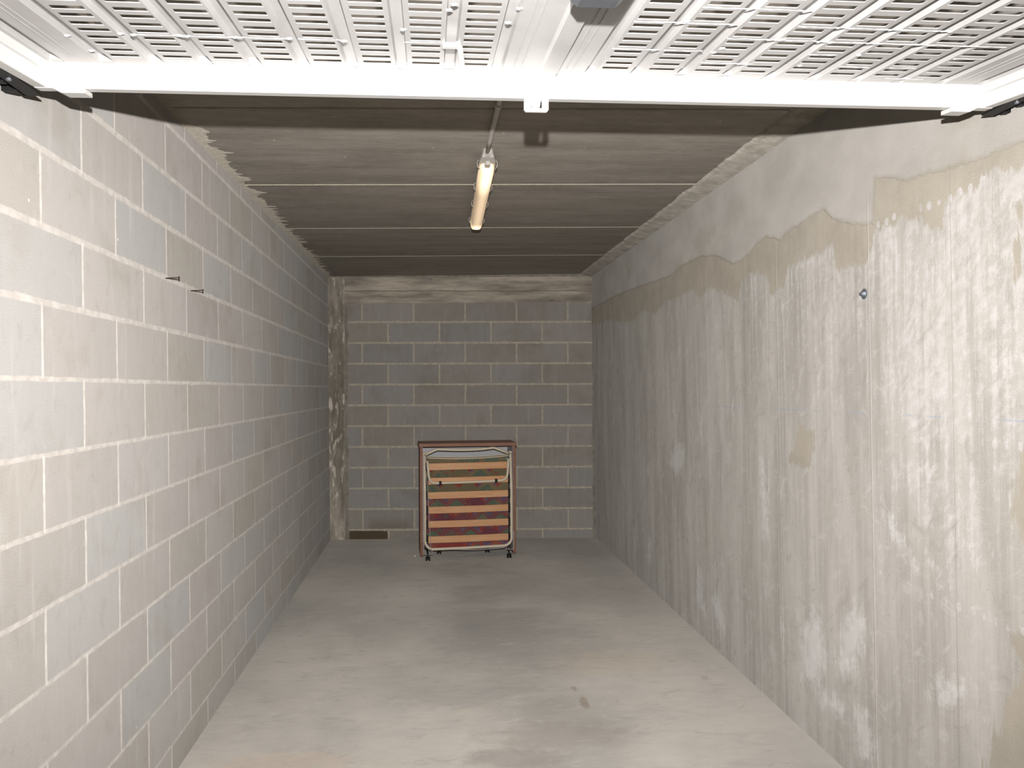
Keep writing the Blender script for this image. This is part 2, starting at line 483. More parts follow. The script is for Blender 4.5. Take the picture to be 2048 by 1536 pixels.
M_SLAT = wood('beech_slat', lin(240, 178, 126), lin(250, 198, 150), 1, (4, 60, 60))
M_BACKW = simple('white_cabinet_back', lin(224, 224, 228), .55, 0, .4, .02, 6)
M_EYE = simple('zinc_anchor', lin(158, 164, 172), .4, .7, .5, .08, 60)
M_NAIL = simple('rusty_nail', lin(78, 62, 50), .6, .5, .4, .2, 200)
M_CHIP = simple('white_plaster_chip', lin(235, 232, 226), .9, 0, .2, .04, 200)
M_PIPING = simple('white_piping', lin(206, 196, 192), .8, 0, .2)

def fabric_mat():
    g = G('kilim_pattern_fabric'); p = g.obj(); x, y, z = g.xyz(p)
    wx = x + (g.noise(p, 9.0, 3) - .5)*.018
    wz = z + (g.noise(g.comb(x, z, 3.0), 9.0, 3) - .5)*.018
    v = wz/.135
    r = v.floor(); fz = (v - r - .5).abs()*2.0
    w1, c1 = g.white(g.comb(r, 2.3, 4.1))
    xs = wx/.17 + r*.37
    cx = xs.floor(); fx = (xs - cx - .5).abs()*2.0
    w2, _ = g.white(g.comb(cx, r, 7.7))
    red, teal, plum, olive, sand, navy = lin(176, 66, 58), lin(88, 124, 104), lin(138, 68, 82), lin(140, 128, 92), lin(226, 170, 118), lin(104, 88, 138)
    c = g.mix(g.ramp(w1, .30, .34), red, plum)
    c = g.mix(g.ramp(w1, .62, .66), c, olive)
    tri = fx + fz
    c = g.mix(g.ramp(tri, .86, .82)*g.ramp(w2, .35, .40), c, teal)
    c = g.mix(g.ramp(tri, 1.34, 1.40)*g.ramp(w2, .55, .60), c, navy)
    c = g.mix(g.ramp(tri, 1.34, 1.40)*g.ramp(w2, .35, .30), c, red)
    ring = ((tri*3.2).fract() - .5).abs()
    c = g.mix(g.ramp(ring, .14, .05)*g.ramp(w2, .25, .35)*.6, c, sand)
    zig = (wz/.135*6.0 + ((wx/.034).fract() - .5).abs()*2.0).fract()
    c = g.mix(g.ramp(zig, .80, .88)*g.ramp(g.noise(p, 8.0, 2), .50, .56)*.8, c, sand)
    sm = g.noise(g.comb(x*7.0, z*22.0, 1.0), 1.0, 4, .6)
    c = g.mix(g.ramp(sm, .60, .66)*.6, c, teal)
    c = g.mix(g.ramp(sm, .38, .33)*.6, c, lin(178, 72, 60))
    weave = g.noise(p, 380.0, 2, .7)
    c = g.mix(.15, c, g.mix(g.ramp(weave, .3, .7), (0, 0, 0), (.6, .6, .6)))
    g.bump(weave, .0008)
    return g.fin(c, .95, 0, .1)
M_FABRIC = fabric_mat()

def lamp_mat():
    g = G('lit_prismatic_diffuser'); p = g.obj(); x, y, z = g.xyz(p)
    n = g.noise(p, 1.0, 3, .5, sc=(60, 1.2, 10))
    col = g.mix(g.ramp(n, .3, .7), lin(226, 190, 152), lin(238, 208, 174))
    g.fin(col, .35, 0, .5)
    # the tube glows behind the cover, strongest near its two ends
    e1 = g.ramp((y - .13).abs(), .40, .0)
    e2 = g.ramp((y - 1.33).abs(), .14, .0)
    core = g.ramp((x - y*.01).abs(), .036, .004)
    st = (e1.max(e2)*1.0 + .52)*(core*.6 + .4)
    g.L(lin(255, 226, 186), g.b.inputs['Emission Color'])
    g.L(st*1.35, g.b.inputs['Emission Strength'])
    return g.mat
M_LAMP = lamp_mat()

# ------------------------------------------------------------------ setting
YB0, YBK = 8.04, -.08                       # back wall plane  y = YB0 + YBK x
def ceil_z(x, y): return 2.588 + .012*(x+1.03) + .004*(y-3.4)
def left_x(y, z): return -.995 - .0075*y - .006*z
def right_x(y, z): return 1.587 - .017*z

def slab(name, quad, thick, mat, uvf=None, sub=None):
    """front quad (4 points, CCW seen from the room), pushed back by thick (vector)"""
    bm = bmesh.new()
    A = [bm.verts.new(q) for q in quad]
    B = [bm.verts.new(Vector(q)+Vector(thick)) for q in quad]
    fr = bm.faces.new(A); bm.faces.new(list(reversed(B)))
    for i in range(4): bm.faces.new((A[i], B[i], B[(i+1) % 4], A[(i+1) % 4]))
    bmesh.ops.recalc_face_normals(bm, faces=bm.faces)
    if uvf:
        lay = bm.loops.layers.uv.new('UVMap')
        for f in bm.faces:
            for l in f.loops: l[lay].uv = uvf(l.vert.co)
    o = obj(name, bm, mat); o['kind'] = 'structure'; return o

Y0 = -.9
# floor
slab('floor', [(-1.25, Y0, 0), (1.85, Y0, 0), (1.85, 8.35, 0), (-1.25, 8.35, 0)], (0, 0, -.12), M_FLOOR)
# left block wall
slab('wall_left', [(left_x(Y0, 0), Y0, 0), (left_x(8.2, 0), 8.2, 0), (left_x(8.2, 2.75), 8.2, 2.75), (left_x(Y0, 2.75), Y0, 2.75)], (-.15, 0, 0), M_BLOCK_L,
     lambda c: (c.y - 2.445, c.z - .122))
# back block wall
def by(x): return YB0 + YBK*x
slab('wall_back', [(-1.12, by(-1.12), 0), (1.62, by(1.62), 0), (1.62, by(1.62), 2.75), (-1.12, by(-1.12), 2.75)], (0, .15, 0), M_BLOCK_B,
     lambda c: ((c.x + .735)/.511*.5, (c.z - .093)/.207*.2))
# ceiling: 1.2 m wide precast slabs, each a shallow plank with chamfered long edges, one mesh
def ceiling():
    bm = bmesh.new()
    sk = -.042                                   # the planks run slightly out of square
    joints = [3.225 + 1.2*k for k in range(-4, 5)]
    def P(x, y, dz=0.0):
        yy = y + sk*(x+1.0); return (x, yy, ceil_z(x, yy) + dz)
    xs = [-1.2, -.6, 0, .6, 1.2, 1.8]
    for k in range(len(joints)-1):
        a, b = joints[k]+.004, joints[k+1]-.004
        rows = [(a, .012), (a+.006, 0), (b-.006, 0), (b, .012)]
        grid = [[bm.verts.new(P(x, y, dz)) for x in xs] for y, dz in rows]
        for i in range(3):
            for j in range(len(xs)-1):
                bm.faces.new((grid[i][j], grid[i+1][j], grid[i+1][j+1], grid[i][j+1]))
    # solid top above
    t = [bm.verts.new(P(x, y, .16)) for x, y in ((-1.2, joints[0]), (1.8, joints[0]), (1.8, joints[-1]), (-1.2, joints[-1]))]
    b_ = [bm.verts.new(P(x, y, .02)) for x, y in ((-1.2, joints[0]), (1.8, joints[0]), (1.8, joints[-1]), (-1.2, joints[-1]))]
    bm.faces.new(t); bm.faces.new(list(reversed(b_)))
    for i in range(4): bm.faces.new((t[i], b_[i], b_[(i+1) % 4], t[(i+1) % 4]))
    bmesh.ops.recalc_face_normals(bm, faces=bm.faces)
    o = obj('ceiling', bm, M_CEIL); o['kind'] = 'structure'
    n = 1
    for k, yj in enumerate(joints[1:-1]):
        bm = bmesh.new()
        dark = (k <= 3)
        m = 120; w = .0042
        pr = []
        for i in range(m+1):
            x = -1.04 + (1.56+1.04)*i/m
            y = yj + mnoise.noise(Vector((x*3, yj, 0)))*.003
            ww = w*(1 + .5*mnoise.noise(Vector((x*23, yj*3, 2))))
            pr.append([bm.verts.new(P(x, y-ww, .010 if dark else -.0008)), bm.verts.new(P(x, y+ww, .010 if dark else -.0008)),
                       bm.verts.new(P(x, y+ww, .018)), bm.verts.new(P(x, y-ww, .018))])
        for i in range(m):
            for q in range(4):
                bm.faces.new((pr[i][q], pr[i][(q+1) % 4], pr[i+1][(q+1) % 4], pr[i+1][q]))
        bm.faces.new(pr[0]); bm.faces.new(list(reversed(pr[-1])))
        bmesh.ops.recalc_face_normals(bm, faces=bm.faces)
        obj('trim_%d' % n, bm, M_GAP if dark else M_JOINT)['kind'] = 'structure'; n += 1
    return n
TN = ceiling()

# right cast wall with stain fields
def right_wall():
    def sdf(poly, Y, Z):
        P = np.array(poly, float); n = len(P)
        d = np.full(Y.shape, 1e9); ins = np.zeros(Y.shape, bool)
        for i in range(n):
            a, b = P[i], P[(i+1) % n]
            e = b-a; L2 = (e**2).sum() + 1e-12
            t = np.clip(((Y-a[0])*e[0] + (Z-a[1])*e[1])/L2, 0, 1)
            d = np.minimum(d, np.hypot(Y-a[0]-t*e[0], Z-a[1]-t*e[1]))
            c = ((a[1] > Z) != (b[1] > Z)) & (Y < (b[0]-a[0])*(Z-a[1])/(b[1]-a[1]+1e-12) + a[0])
            ins ^= c
        return np.where(ins, d, -d)
    skim_low = [(8.3,2.30),(7.783,2.29),(6.762,2.295),(6.173,2.276),(5.156,2.233),(5.015,2.267),(4.6,2.267),(4.349,2.231),(4.066,2.135),(3.893,2.151),(3.784,2.184),(3.657,2.202),(3.495,2.162),(3.407,2.183),(3.283,2.194),(3.186,2.201),(3.095,2.207),(2.994,2.143),(2.868,2.101),(2.723,2.071),(2.711,2.23),(2.637,2.213),(2.514,2.172),(2.399,2.166),(2.295,2.151),(2.199,2.143),(1.989,2.14),(1.0,2.14),(-1,2.14)]
    tan_low = [(8.3,2.12),(7.695,2.116),(7.031,2.101),(6.402,2.03),(5.929,2.07),(5.58,2.022),(5.363,2.074),(5.026,2.079),(4.768,2.088),(4.614,2.019),(4.464,2.063),(4.197,1.995),(4.017,1.93),(3.955,2.031),(3.843,2.059),(3.665,2.023),(3.621,1.923),(3.46,1.947),(3.435,2.019),(3.289,2.033),(3.031,2.042),(3.0,1.963),(2.968,1.933),(2.888,1.954),(2.784,1.937),(2.717,2.047),(2.642,2.048),(2.517,2.043),(2.448,2.036),(2.394,1.984),(2.34,1.987),(2.318,2.047),(2.257,2.071),(2.173,2.057),(2.155,2.082),(2.06,2.081),(1.991,2.068),(1.0,2.06),(-1,2.05)]
    whites = [
        ([(3.246,.573),(3.173,.553),(3.107,.396),(3.194,.247),(3.349,.211),(3.339,.454)], 1),
        ([(2.911,.672),(2.85,.688),(2.786,.6),(2.865,.477),(2.994,.34),(3.049,.397),(3.024,.566)], 1),
        ([(4.75,.43),(4.686,.387),(4.63,.214),(4.594,.11),(4.81,.181)], 1),
        ([(4.358,.407),(4.279,.136),(4.395,.073),(4.523,.27)], 1),
        ([(5.884,.438),(5.776,.35),(5.835,.179),(5.973,.167)], .8),
        ([(6.305,.355),(6.262,.219),(6.382,.185)], .9),
        ([(2.729,1.158),(2.655,1.091),(2.584,1.028),(2.467,.884),(2.547,.873),(2.616,.924),(2.71,1.024)], .9),
        ([(2.425,.602),(2.294,.61),(2.218,.602),(2.344,.481),(2.506,.447),(2.491,.508)], .8),
        ([(2.629,.507),(2.544,.504),(2.564,.319),(2.618,.378)], .6),
        ([(3.802,1.164),(3.659,1.176),(3.65,.758),(3.792,.731)], .6),
        ([(5.09,1.184),(4.917,1.149),(4.954,.934),(5.109,.885),(5.434,.981)], .6),
        ([(3.609,.464),(3.484,.4),(3.54,.273),(3.589,.324)], .7),
        ([(3.49,.246),(3.371,.234),(2.959,.316),(2.964,.147),(3.197,.166),(3.419,.217)], .6),
        ([(4.696,1.351),(4.612,1.296),(4.66,1.209)], .9),
        ([(2.95,.30),(2.80,.32),(2.74,.18),(2.80,.06),(2.93,.10)], .7),
        ([(2.66,1.22),(2.60,1.28),(2.56,1.20),(2.62,1.05)], .8),
        ([(2.48,.98),(2.36,.93),(2.31,.86),(2.40,.84)], .8)]
    faint = [
        ([(2.70,1.95),(2.20,1.95),(2.05,1.6),(2.1,1.35),(2.45,1.28),(2.68,1.45)], .55),
        ([(2.6,1.25),(2.2,1.28),(2.1,1.0),(2.35,.9)], .25)]
    tans = [[(3.35,1.347),(3.196,1.313),(3.21,1.223),(3.268,1.137),(3.382,1.136),(3.477,1.158)],
            [(1.2,.845),(2.019,.845),(2.075,.795),(2.04,.741),(2.12,.60),(2.150,.466),(2.19,.354),(2.15,.2),(1.2,.2)],
            [(1.2,1.343),(2.007,1.343),(2.03,1.289),(2.025,1.199),(2.05,1.149),(2.005,1.059),(1.2,1.05)],
            [(2.034,1.994),(2.008,1.92),(2.033,1.868),(2.047,1.784),(2.019,1.786),(1.994,1.917),(1.99,1.99)]]
    ys = np.concatenate([np.linspace(Y0, 1.6, 12), np.arange(1.62, 4.2, .018), np.arange(4.2, 8.2, .035)])
    zs = np.linspace(0, 2.72, 150)
    Y, Z = np.meshgrid(ys, zs, indexing='ij')
    skim = sdf(skim_low + [(-1, 3.2), (8.3, 3.2)], Y, Z)
    tan = sdf(tan_low + [(-1, 2.9), (8.3, 2.9)], Y, Z)
    for t in tans: tan = np.maximum(tan, sdf(t, Y, Z))
    # general bloom level: strong under the stain on the near half, fading low and far
    top = np.interp(Y, sorted([p[0] for p in tan_low]), [p[1] for p in sorted(tan_low)])
    lvl = np.interp(Z, [0, .35, .8, 1.1, 1.4, 1.7, 1.98], [-.28, -.24, -.20, -.14, -.08, -.01, .02])
    lvl = lvl + np.interp(Y, [2.0, 2.8, 3.6, 4.6, 6, 8], [.10, .03, .0, -.07, -.12, -.16])
    w = lvl
    for poly, s in faint:
        w = np.maximum(w, np.clip(sdf(poly, Y, Z)*2, -.6, .07))
    for poly, s in whites:
        dd = sdf(poly, Y, Z)
        w = np.maximum(w, np.clip(dd*4.0 + .06, -.6, .40) * 1.0 + (s-1)*.25)
    nY, nZ = Y.shape
    X = right_x(Y, Z)
    verts = np.stack([X, Y, Z], -1).reshape(-1, 3)
    idx = np.arange(nY*nZ).reshape(nY, nZ)
    faces = np.stack([idx[:-1, :-1], idx[:-1, 1:], idx[1:, 1:], idx[1:, :-1]], -1).reshape(-1, 4).tolist()
    vl = verts.tolist()
    # back side
    base = len(vl)
    vl += [(1.75, Y0, 0), (1.75, 8.2, 0), (1.75, 8.2, 2.72), (1.75, Y0, 2.72)]
    faces.append([base, base+1, base+2, base+3])
    faces.append([base] + [base+3] + idx[0, ::-1].tolist())
    faces.append([base+1] + idx[-1, :].tolist() + [base+2])
    faces.append([base] + idx[:, 0].tolist() + [base+1])
    faces.append([base+3, base+2] + idx[::-1, -1].tolist())
    # small round tie-hole marks standing slightly proud, in rows every 5 cm
    bumps = [(2.695,2.066),(2.642,2.066),(2.597,2.074),(2.553,2.058),(2.447,2.069),(2.402,2.067),(2.351,2.066),(2.297,2.067),(2.253,2.073),(2.205,2.074),(2.148,2.079),(2.107,2.073),(2.055,2.07),(2.36,1.826),(2.309,1.826),(2.259,1.828),(2.207,1.827),(2.158,1.826),(2.054,1.831),(3.19,1.851),(3.073,1.851),(2.955,1.846),(2.696,1.823),(2.649,1.829),(2.548,1.823),(2.662,1.333),(2.604,1.334),(2.461,1.332),(2.362,1.334),(2.315,1.333),(2.264,1.333),(2.216,1.33),(2.169,1.332),(2.12,1.332),(2.072,1.332),(2.022,1.332),(2.475,.827),(2.418,.83),(2.358,.827),(2.289,.827),(2.226,.831),(2.177,.83),(2.125,.827),(2.079,.827),(2.024,.834),(2.719,.834)]
    wv = w.reshape(-1).tolist() + [0]*4; tv = tan.reshape(-1).tolist() + [0]*4; sv = skim.reshape(-1).tolist() + [0]*4
    rng = random.Random(5)
    for yy, zz in bumps:
        r = rng.uniform(.009, .0135); n = 14
        rings = []
        for rr, h in ((r, -.0004), (r*.86, .0010), (r*.66, .0011), (r*.5, .0003)):
            ring = []
            for k in range(n):
                a = 2*math.pi*k/n
                y_, z_ = yy + rr*math.cos(a), zz + rr*1.15*math.sin(a)
                vl.append((float(right_x(y_, z_)) - h, y_, z_)); ring.append(len(vl)-1)
                wv.append(.12); tv.append(-.05); sv.append(-.1)
            rings.append(ring)
        for A, B in zip(rings[:-1], rings[1:]):
            for k in range(n): faces.append([A[k], A[(k+1) % n], B[(k+1) % n], B[k]])
        faces.append(rings[-1])
    me = bpy.data.meshes.new('wall_right')
    me.from_pydata(vl, [], faces)
    for nm, arr in (('white', wv), ('tan', tv), ('skim', sv)):
        a = me.attributes.new(nm, 'FLOAT', 'POINT'); a.data.foreach_set('value', np.array(arr, np.float32))
    me.update()
    bm = bmesh.new(); bm.from_mesh(me); bmesh.ops.recalc_face_normals(bm, faces=bm.faces); bm.to_mesh(me); bm.free()
    link('wall_right', me, M_RIGHT)['kind'] = 'structure'
right_wall()

# back beam, corner column, mortar seams
def back_parts():
    global TN
    bm = bmesh.new()
    x0, x1 = -.905, 1.60; zb, zt = 2.345, 2.602
    n = 60; d = .035
    rings = []
    for i in range(n+1):
        x = x0 + (x1-x0)*i/n; y = by(x)
        w = mnoise.noise(Vector((x*2.2, 4, 0)))*.006
        zt_ = zt + .012*(x-x0)/(x1-x0)
        zb_ = zb + .016*(x-x0)/(x1-x0) + w
        rings.append([bm.verts.new(p) for p in ((x, y+.02, zb_), (x, y-d+.004, zb_), (x, y-d, zb_+.006), (x, y-d, zt_-.008), (x, y-d+.008, zt_), (x, y+.02, zt_))])
    for i in range(n):
        for q in range(6): bm.faces.new((rings[i][q], rings[i][(q+1) % 6], rings[i+1][(q+1) % 6], rings[i+1][q]))
    bm.faces.new(rings[0]); bm.faces.new(list(reversed(rings[-1])))
    bmesh.ops.recalc_face_normals(bm, faces=bm.faces)
    obj('trim_%d' % TN, bm, M_BEAM)['kind'] = 'structure'; TN += 1
    # uneven mortar packing between beam and ceiling slab
    bm = bmesh.new(); rings = []
    for i in range(81):
        x = -1.06 + 2.64*i/80; y = by(x)
        cz = ceil_z(x, y) - .003
        zt_ = 2.602 + .012*(x-x0)/(x1-x0)
        dd = .030 + .012*mnoise.noise(Vector((x*3.1, 1, 5)))
        rings.append([bm.verts.new(p) for p in ((x, y+.02, zt_-.004), (x, y-dd, zt_-.002), (x, y-dd-.02-.02*abs(mnoise.noise(Vector((x*5, 7, 0)))), cz+.006), (x, y+.02, cz+.01))])
    for i in range(80):
        for q in range(4): bm.faces.new((rings[i][q], rings[i][(q+1) % 4], rings[i+1][(q+1) % 4], rings[i+1][q]))
    bm.faces.new(rings[0]); bm.faces.new(list(reversed(rings[-1])))
    bmesh.ops.recalc_face_normals(bm, faces=bm.faces)
    obj('trim_%d' % TN, bm, M_MORTAR)['kind'] = 'structure'; TN += 1
    # corner column, full height
    bm = bmesh.new(); rings = []
    for i in range(91):
        z = 2.603*i/90
        e = -.908 + mnoise.noise(Vector((z*3.3, 2, 2)))*.006
        dd = .032 + mnoise.noise(Vector((z*7, 3, 3)))*.005
        if z > 2.34: e = -.905
        rings.append([bm.verts.new(p) for p in ((-1.10, by(-1.1)+.02, z), (-1.10, by(-1.1)-dd, z), (e-.006, by(e)-dd, z), (e, by(e)-dd+.008, z), (e, by(e)+.02, z))])
    for i in range(90):
        for q in range(5): bm.faces.new((rings[i][q], rings[i][(q+1) % 5], rings[i+1][(q+1) % 5], rings[i+1][q]))
    bm.faces.new(rings[0]); bm.faces.new(list(reversed(rings[-1])))
    bmesh.ops.recalc_face_normals(bm, faces=bm.faces)
    obj('trim_%d' % TN, bm, M_COLUMN)['kind'] = 'structure'; TN += 1
    # mortar runs where the block wall meets the column and the right wall
    for xa, xb in ((-.906, -.872), (1.548, 1.566)):
        bm = bmesh.new(); rings = []
        for i in range(161):
            z = 2.345*i/160
            wl = (xb-xa)
            e = xb + mnoise.noise(Vector((z*9, xa*5, 2)))*.012 + mnoise.noise(Vector((z*33, xa*5, 2)))*.004
            if xa > 0: a_, b_ = xa + (e-xb), 1.60
            else: a_, b_ = xa-.01, e
            dd = .008
            rings.append([bm.verts.new(p) for p in ((a_, by(a_)+.01, z), (a_+(.006 if xa > 0 else 0), by(a_)-dd, z), (b_-(.006 if xa < 0 else 0), by(b_)-dd, z), (b_, by(b_)+.01, z))])
        for i in range(160):
            for q in range(4): bm.faces.new((rings[i][q], rings[i][(q+1) % 4], rings[i+1][(q+1) % 4], rings[i+1][q]))
        bm.faces.new(rings[0]); bm.faces.new(list(reversed(rings[-1])))
        bmesh.ops.recalc_face_normals(bm, faces=bm.faces)
        obj('trim_%d' % TN, bm, M_MORTAR)['kind'] = 'structure'; TN += 1
back_parts()

# ragged mortar smeared on the ceiling along the left wall, and the packing strip on the right
def ceiling_edges():
    global TN
    rng = random.Random(21)
    key = [(2.2,.02),(3.36,.02),(3.43,.03),(3.478,.055),(3.526,.085),(3.54,.06),(3.589,.045),(3.66,.05),(3.679,.03),(3.753,.03),(3.80,.05),(3.828,.10),(3.85,.07),(3.88,.075),(3.913,.035),(4.05,.03),(4.227,.04),(4.30,.075),(4.321,.08),(4.36,.03),(4.449,.02),(4.56,.06),(4.595,.08),(4.62,.03),(4.836,.05),(4.938,.04),(8.1,.03)]
    bm = bmesh.new()
    y = 2.2; pts = []
    while y < 8.08:
        for (a, wa), (b, wb) in zip(key[:-1], key[1:]):
            if a <= y <= b: w = wa + (wb-wa)*(y-a)/(b-a); break
        if y > 3.38:
            w += .018*mnoise.noise(Vector((y*11, 0, 0))) + (rng.random()**5)*(.032 if y < 4.9 else .07)
        pts.append((y, max(.008, w))); y += .014
    rings = []
    for y, w in pts:
        xw = left_x(y, 2.58)-.01; e = xw + .01 + w
        a, b = ceil_z(xw, y), ceil_z(e, y)
        rings.append([bm.verts.new(p) for p in ((xw, y, a-.012), ((xw+.02), y, a-.007), (max(e-.012, xw+.021), y, b-.0032), (max(e, xw+.024), y, b-.0005), (e, y, b+.010), (xw, y, a+.010))])
    for i in range(len(rings)-1):
        for q in range(6): bm.faces.new((rings[i][q], rings[i][(q+1) % 6], rings[i+1][(q+1) % 6], rings[i+1][q]))
    bm.faces.new(rings[0]); bm.faces.new(list(reversed(rings[-1])))
    bmesh.ops.recalc_face_normals(bm, faces=bm.faces)
    obj('trim_%d' % TN, bm, M_SMEAR)['kind'] = 'structure'; TN += 1
    bm = bmesh.new(); rings = []
    y = 2.0
    while y < 7.95:
        xw = right_x(y, 2.6)+.01
        e = 1.424 + .016*mnoise.noise(Vector((y*4.5, 8, 0))) + .008*mnoise.noise(Vector((y*21, 8, 0)))
        a, b = ceil_z(xw, y), ceil_z(e, y)
        dz = .016 + .005*mnoise.noise(Vector((y*6, 3, 0)))
        rings.append([bm.verts.new(p) for p in ((xw, y, a-dz-.012), (xw-.03, y, a-dz-.008), (e+.015, y, b-.010), (e, y, b-.001), (e, y, b+.010), (xw, y, a+.010))])
        y += .03
    for i in range(len(rings)-1):
        for q in range(6): bm.faces.new((rings[i][q], rings[i][(q+1) % 6], rings[i+1][(q+1) % 6], rings[i+1][q]))
    bm.faces.new(rings[0]); bm.faces.new(list(reversed(rings[-1])))
    bmesh.ops.recalc_face_normals(bm, faces=bm.faces)
    obj('trim_%d' % TN, bm, M_MORTAR)['kind'] = 'structure'; TN += 1
ceiling_edges()

# ------------------------------------------------------------------ up-and-over door
E1 = Vector((1, .0076, .012)).normalized()
E2 = Vector((-.009, 1, .1)); E2 = (E2 - E1*E2.dot(E1)).normalized()
EN = E1.cross(E2).normalized()
DO = Vector((-.938, 1.993, 2.268))
DM = Matrix.Translation(DO) @ Matrix(((E1.x, E2.x, EN.x), (E1.y, E2.y, EN.y), (E1.z, E2.z, EN.z))).to_4x4()
W = 2.417; LEN = 2.15

def door():
    root = bpy.data.objects.new('garage_door', None); COL.objects.link(root)
    root.matrix_world = DM; root.empty_display_size = .1
    tag(root, 'white slotted steel up-and-over garage door swung up under the ceiling', 'garage door')
    slots = [.193, .310, .424, .538, .652, .768, .883, .998, 1.344, 1.461, 1.577, 1.694, 1.811, 1.928, 2.046, 2.162]
    sw = .0645
    chan = [(.040, .070), (.150, .184), (.266, .300), (.378, .412), (.493, .526), (.607, .640), (.722, .755), (.842, .872), (.957, .987), (1.073, 1.103),
            (1.307, 1.337), (1.422, 1.452), (1.538, 1.569), (1.655, 1.686), (1.771, 1.802), (1.887, 1.919), (2.005, 2.037), (2.124, 2.155), (2.242, 2.273), (2.355, 2.385)]
    dep = .014; end = -.018
    # slotted skin: one mesh, real holes, channels pressed upward
    bm = bmesh.new()
    cuts = set([0.0, W])
    for a, b in chan: cuts |= {a, a+.0035, b-.0035, b}
    for s in slots: cuts |= {s, s+sw}
    us = sorted(cuts)
    inch = lambda u: any(a+.0030 <= u <= b-.0030 for a, b in chan)
    sl = lambda u0, u1: any(abs(u0-s) < 1e-4 for s in slots)
    ws = [0.0, end, end-.012]
    rows = []
    k = 0
    while True:
        for off in (.068, .108):
            c = -(off + .0862*k)
            rows.append((c+.0102, c-.0102))
        k += 1
        if .068 + .0862*k > LEN-.1: break
    for a, b in rows: ws += [a, b]
    ws.append(-LEN)
    ws = sorted(set(round(w, 5) for w in ws), reverse=True)
    hole = lambda w0, w1: any(abs(w0-a) < 1e-4 and abs(w1-b) < 1e-4 for a, b in rows)
    def h(u, w):
        if not inch(u): return 0.0
        if w > end+1e-5: return 0.0
        if w > end-.012+1e-5: return .004
        return dep
    grid = {}
    for i, u in enumerate(us):
        for j, w in enumerate(ws):
            grid[i, j] = bm.verts.new((u, w, h(u, w)))
    for i in range(len(us)-1):
        issl = sl(us[i], us[i+1])
        for j in range(len(ws)-1):
            if issl and hole(ws[j], ws[j+1]): continue
            bm.faces.new((grid[i, j], grid[i+1, j], grid[i+1, j+1], grid[i, j+1]))
    bmesh.ops.recalc_face_normals(bm, faces=bm.faces)
    skin = obj('slotted_panel', bm, M_PANEL, root)
    so = skin.modifiers.new('thick', 'SOLIDIFY'); so.thickness = .0016; so.offset = 0
    # pressed crease lines in the plain sheets
    bm = bmesh.new()
    for u in (.098, .112, 1.128, 1.146, 1.258, 1.274, 2.30, 2.318):
        add_box(bm, (u-.0010, -LEN+.01, -.0022), (u+.0010, -.05, .001))
    obj('crease', bm, M_PANEL, root)
    # overlapping cover strip of the wicket edge, right of the centre
    bm = bmesh.new()
    add_prism(bm, [(1.190, .001), (1.196, -.010), (1.232, -.012), (1.2345, -.012), (1.2345, .001)], LEN-.01, Matrix.Translation((0, -LEN+.005, 0)))
    obj('cover_strip', bm, M_PANEL, root)
    # frame rails around the panel
    bm = bmesh.new()
    add_box(bm, (-.010, .000, -.059), (W+.006, .034, .004), .003)
    add_box(bm, (-.006, -.006, -.010), (W+.002, .003, -.0005), .001)
    bar = obj('top_rail', bm, M_WHITE, root)
    bm = bmesh.new()
    add_box(bm, (-.010, -LEN, -.058), (.020, .0, .006), .003)
    add_box(bm, (.020, -LEN, -.022), (.030, -.004, .0), .002)
    obj('side_rail', bm, M_WHITE, root)
    bm = bmesh.new()
    add_box(bm, (W-.022, -LEN, -.058), (W+.006, .0, .006), .003)
    add_box(bm, (W-.032, -LEN, -.022), (W-.022, -.004, .0), .002)
    obj('side_rail', bm, M_WHITE, root)
    bm = bmesh.new()
    add_box(bm, (-.010, -LEN-.035, -.06), (W+.006, -LEN, .004), .003)
    obj('bottom_rail', bm, M_WHITE, root)
    # hairline joint in the rail face
    bm = bmesh.new()
    add_prism(bm, [(1.232, -.004), (1.2335, -.004), (1.226, -.020), (1.222, -.057), (1.221, -.057), (1.2245, -.020)], .004, Matrix.Translation((0, -.0008, 0)))
    obj('rail_joint', bm, simple('joint_shadow_line', lin(190, 178, 160), .8), root)
    # latch keeper below the rail: a U-shaped plate with a tongue through it
    bm = bmesh.new()
    cx = 1.191
    r = .006
    def rr(x0, x1, z0, z1, r):
        out = []
        for (ax, az, s) in ((x1-r, z1-r, 0), (x0+r, z1-r, 90), (x0+r, z0+r, 180), (x1-r, z0+r, 270)):
            for k in range(5):
                t = math.radians(s + 22.5*k); out.append((ax + r*math.cos(t), az + r*math.sin(t)))
        return out
    # U outline
    U = [(cx-.031, -.060), (cx-.031, -.090), (cx-.030, -.094), (cx-.026, -.097), (cx+.026, -.097), (cx+.030, -.094), (cx+.031, -.090), (cx+.031, -.060), (cx+.015, -.060), (cx+.015, -.086), (cx-.014, -.086), (cx-.014, -.060)]
    # build as three bars so that the prism stays convex
    add_prism(bm, [(cx-.031, -.057), (cx-.014, -.057), (cx-.014, -.082), (cx-.031, -.082)], .010, Matrix.Translation((0, .004, 0)))
    add_prism(bm, [(cx+.015, -.057), (cx+.031, -.057), (cx+.031, -.082), (cx+.015, -.082)], .010, Matrix.Translation((0, .004, 0)))
    add_prism(bm, [(cx-.031, -.082), (cx+.031, -.082), (cx+.031, -.086), (cx+.026, -.091), (cx-.026, -.091), (cx-.031, -.086)], .010, Matrix.Translation((0, .004, 0)))
    br = obj('latch_keeper', bm, M_WHITE, root)
    bm = bmesh.new()
    add_prism(bm, [(cx-.013, -.055), (cx+.014, -.055), (cx+.010, -.077), (cx-.010, -.079)], .05, Matrix.Translation((0, .016, 0)))
    obj('latch_tongue', bm, M_WHITE, br)
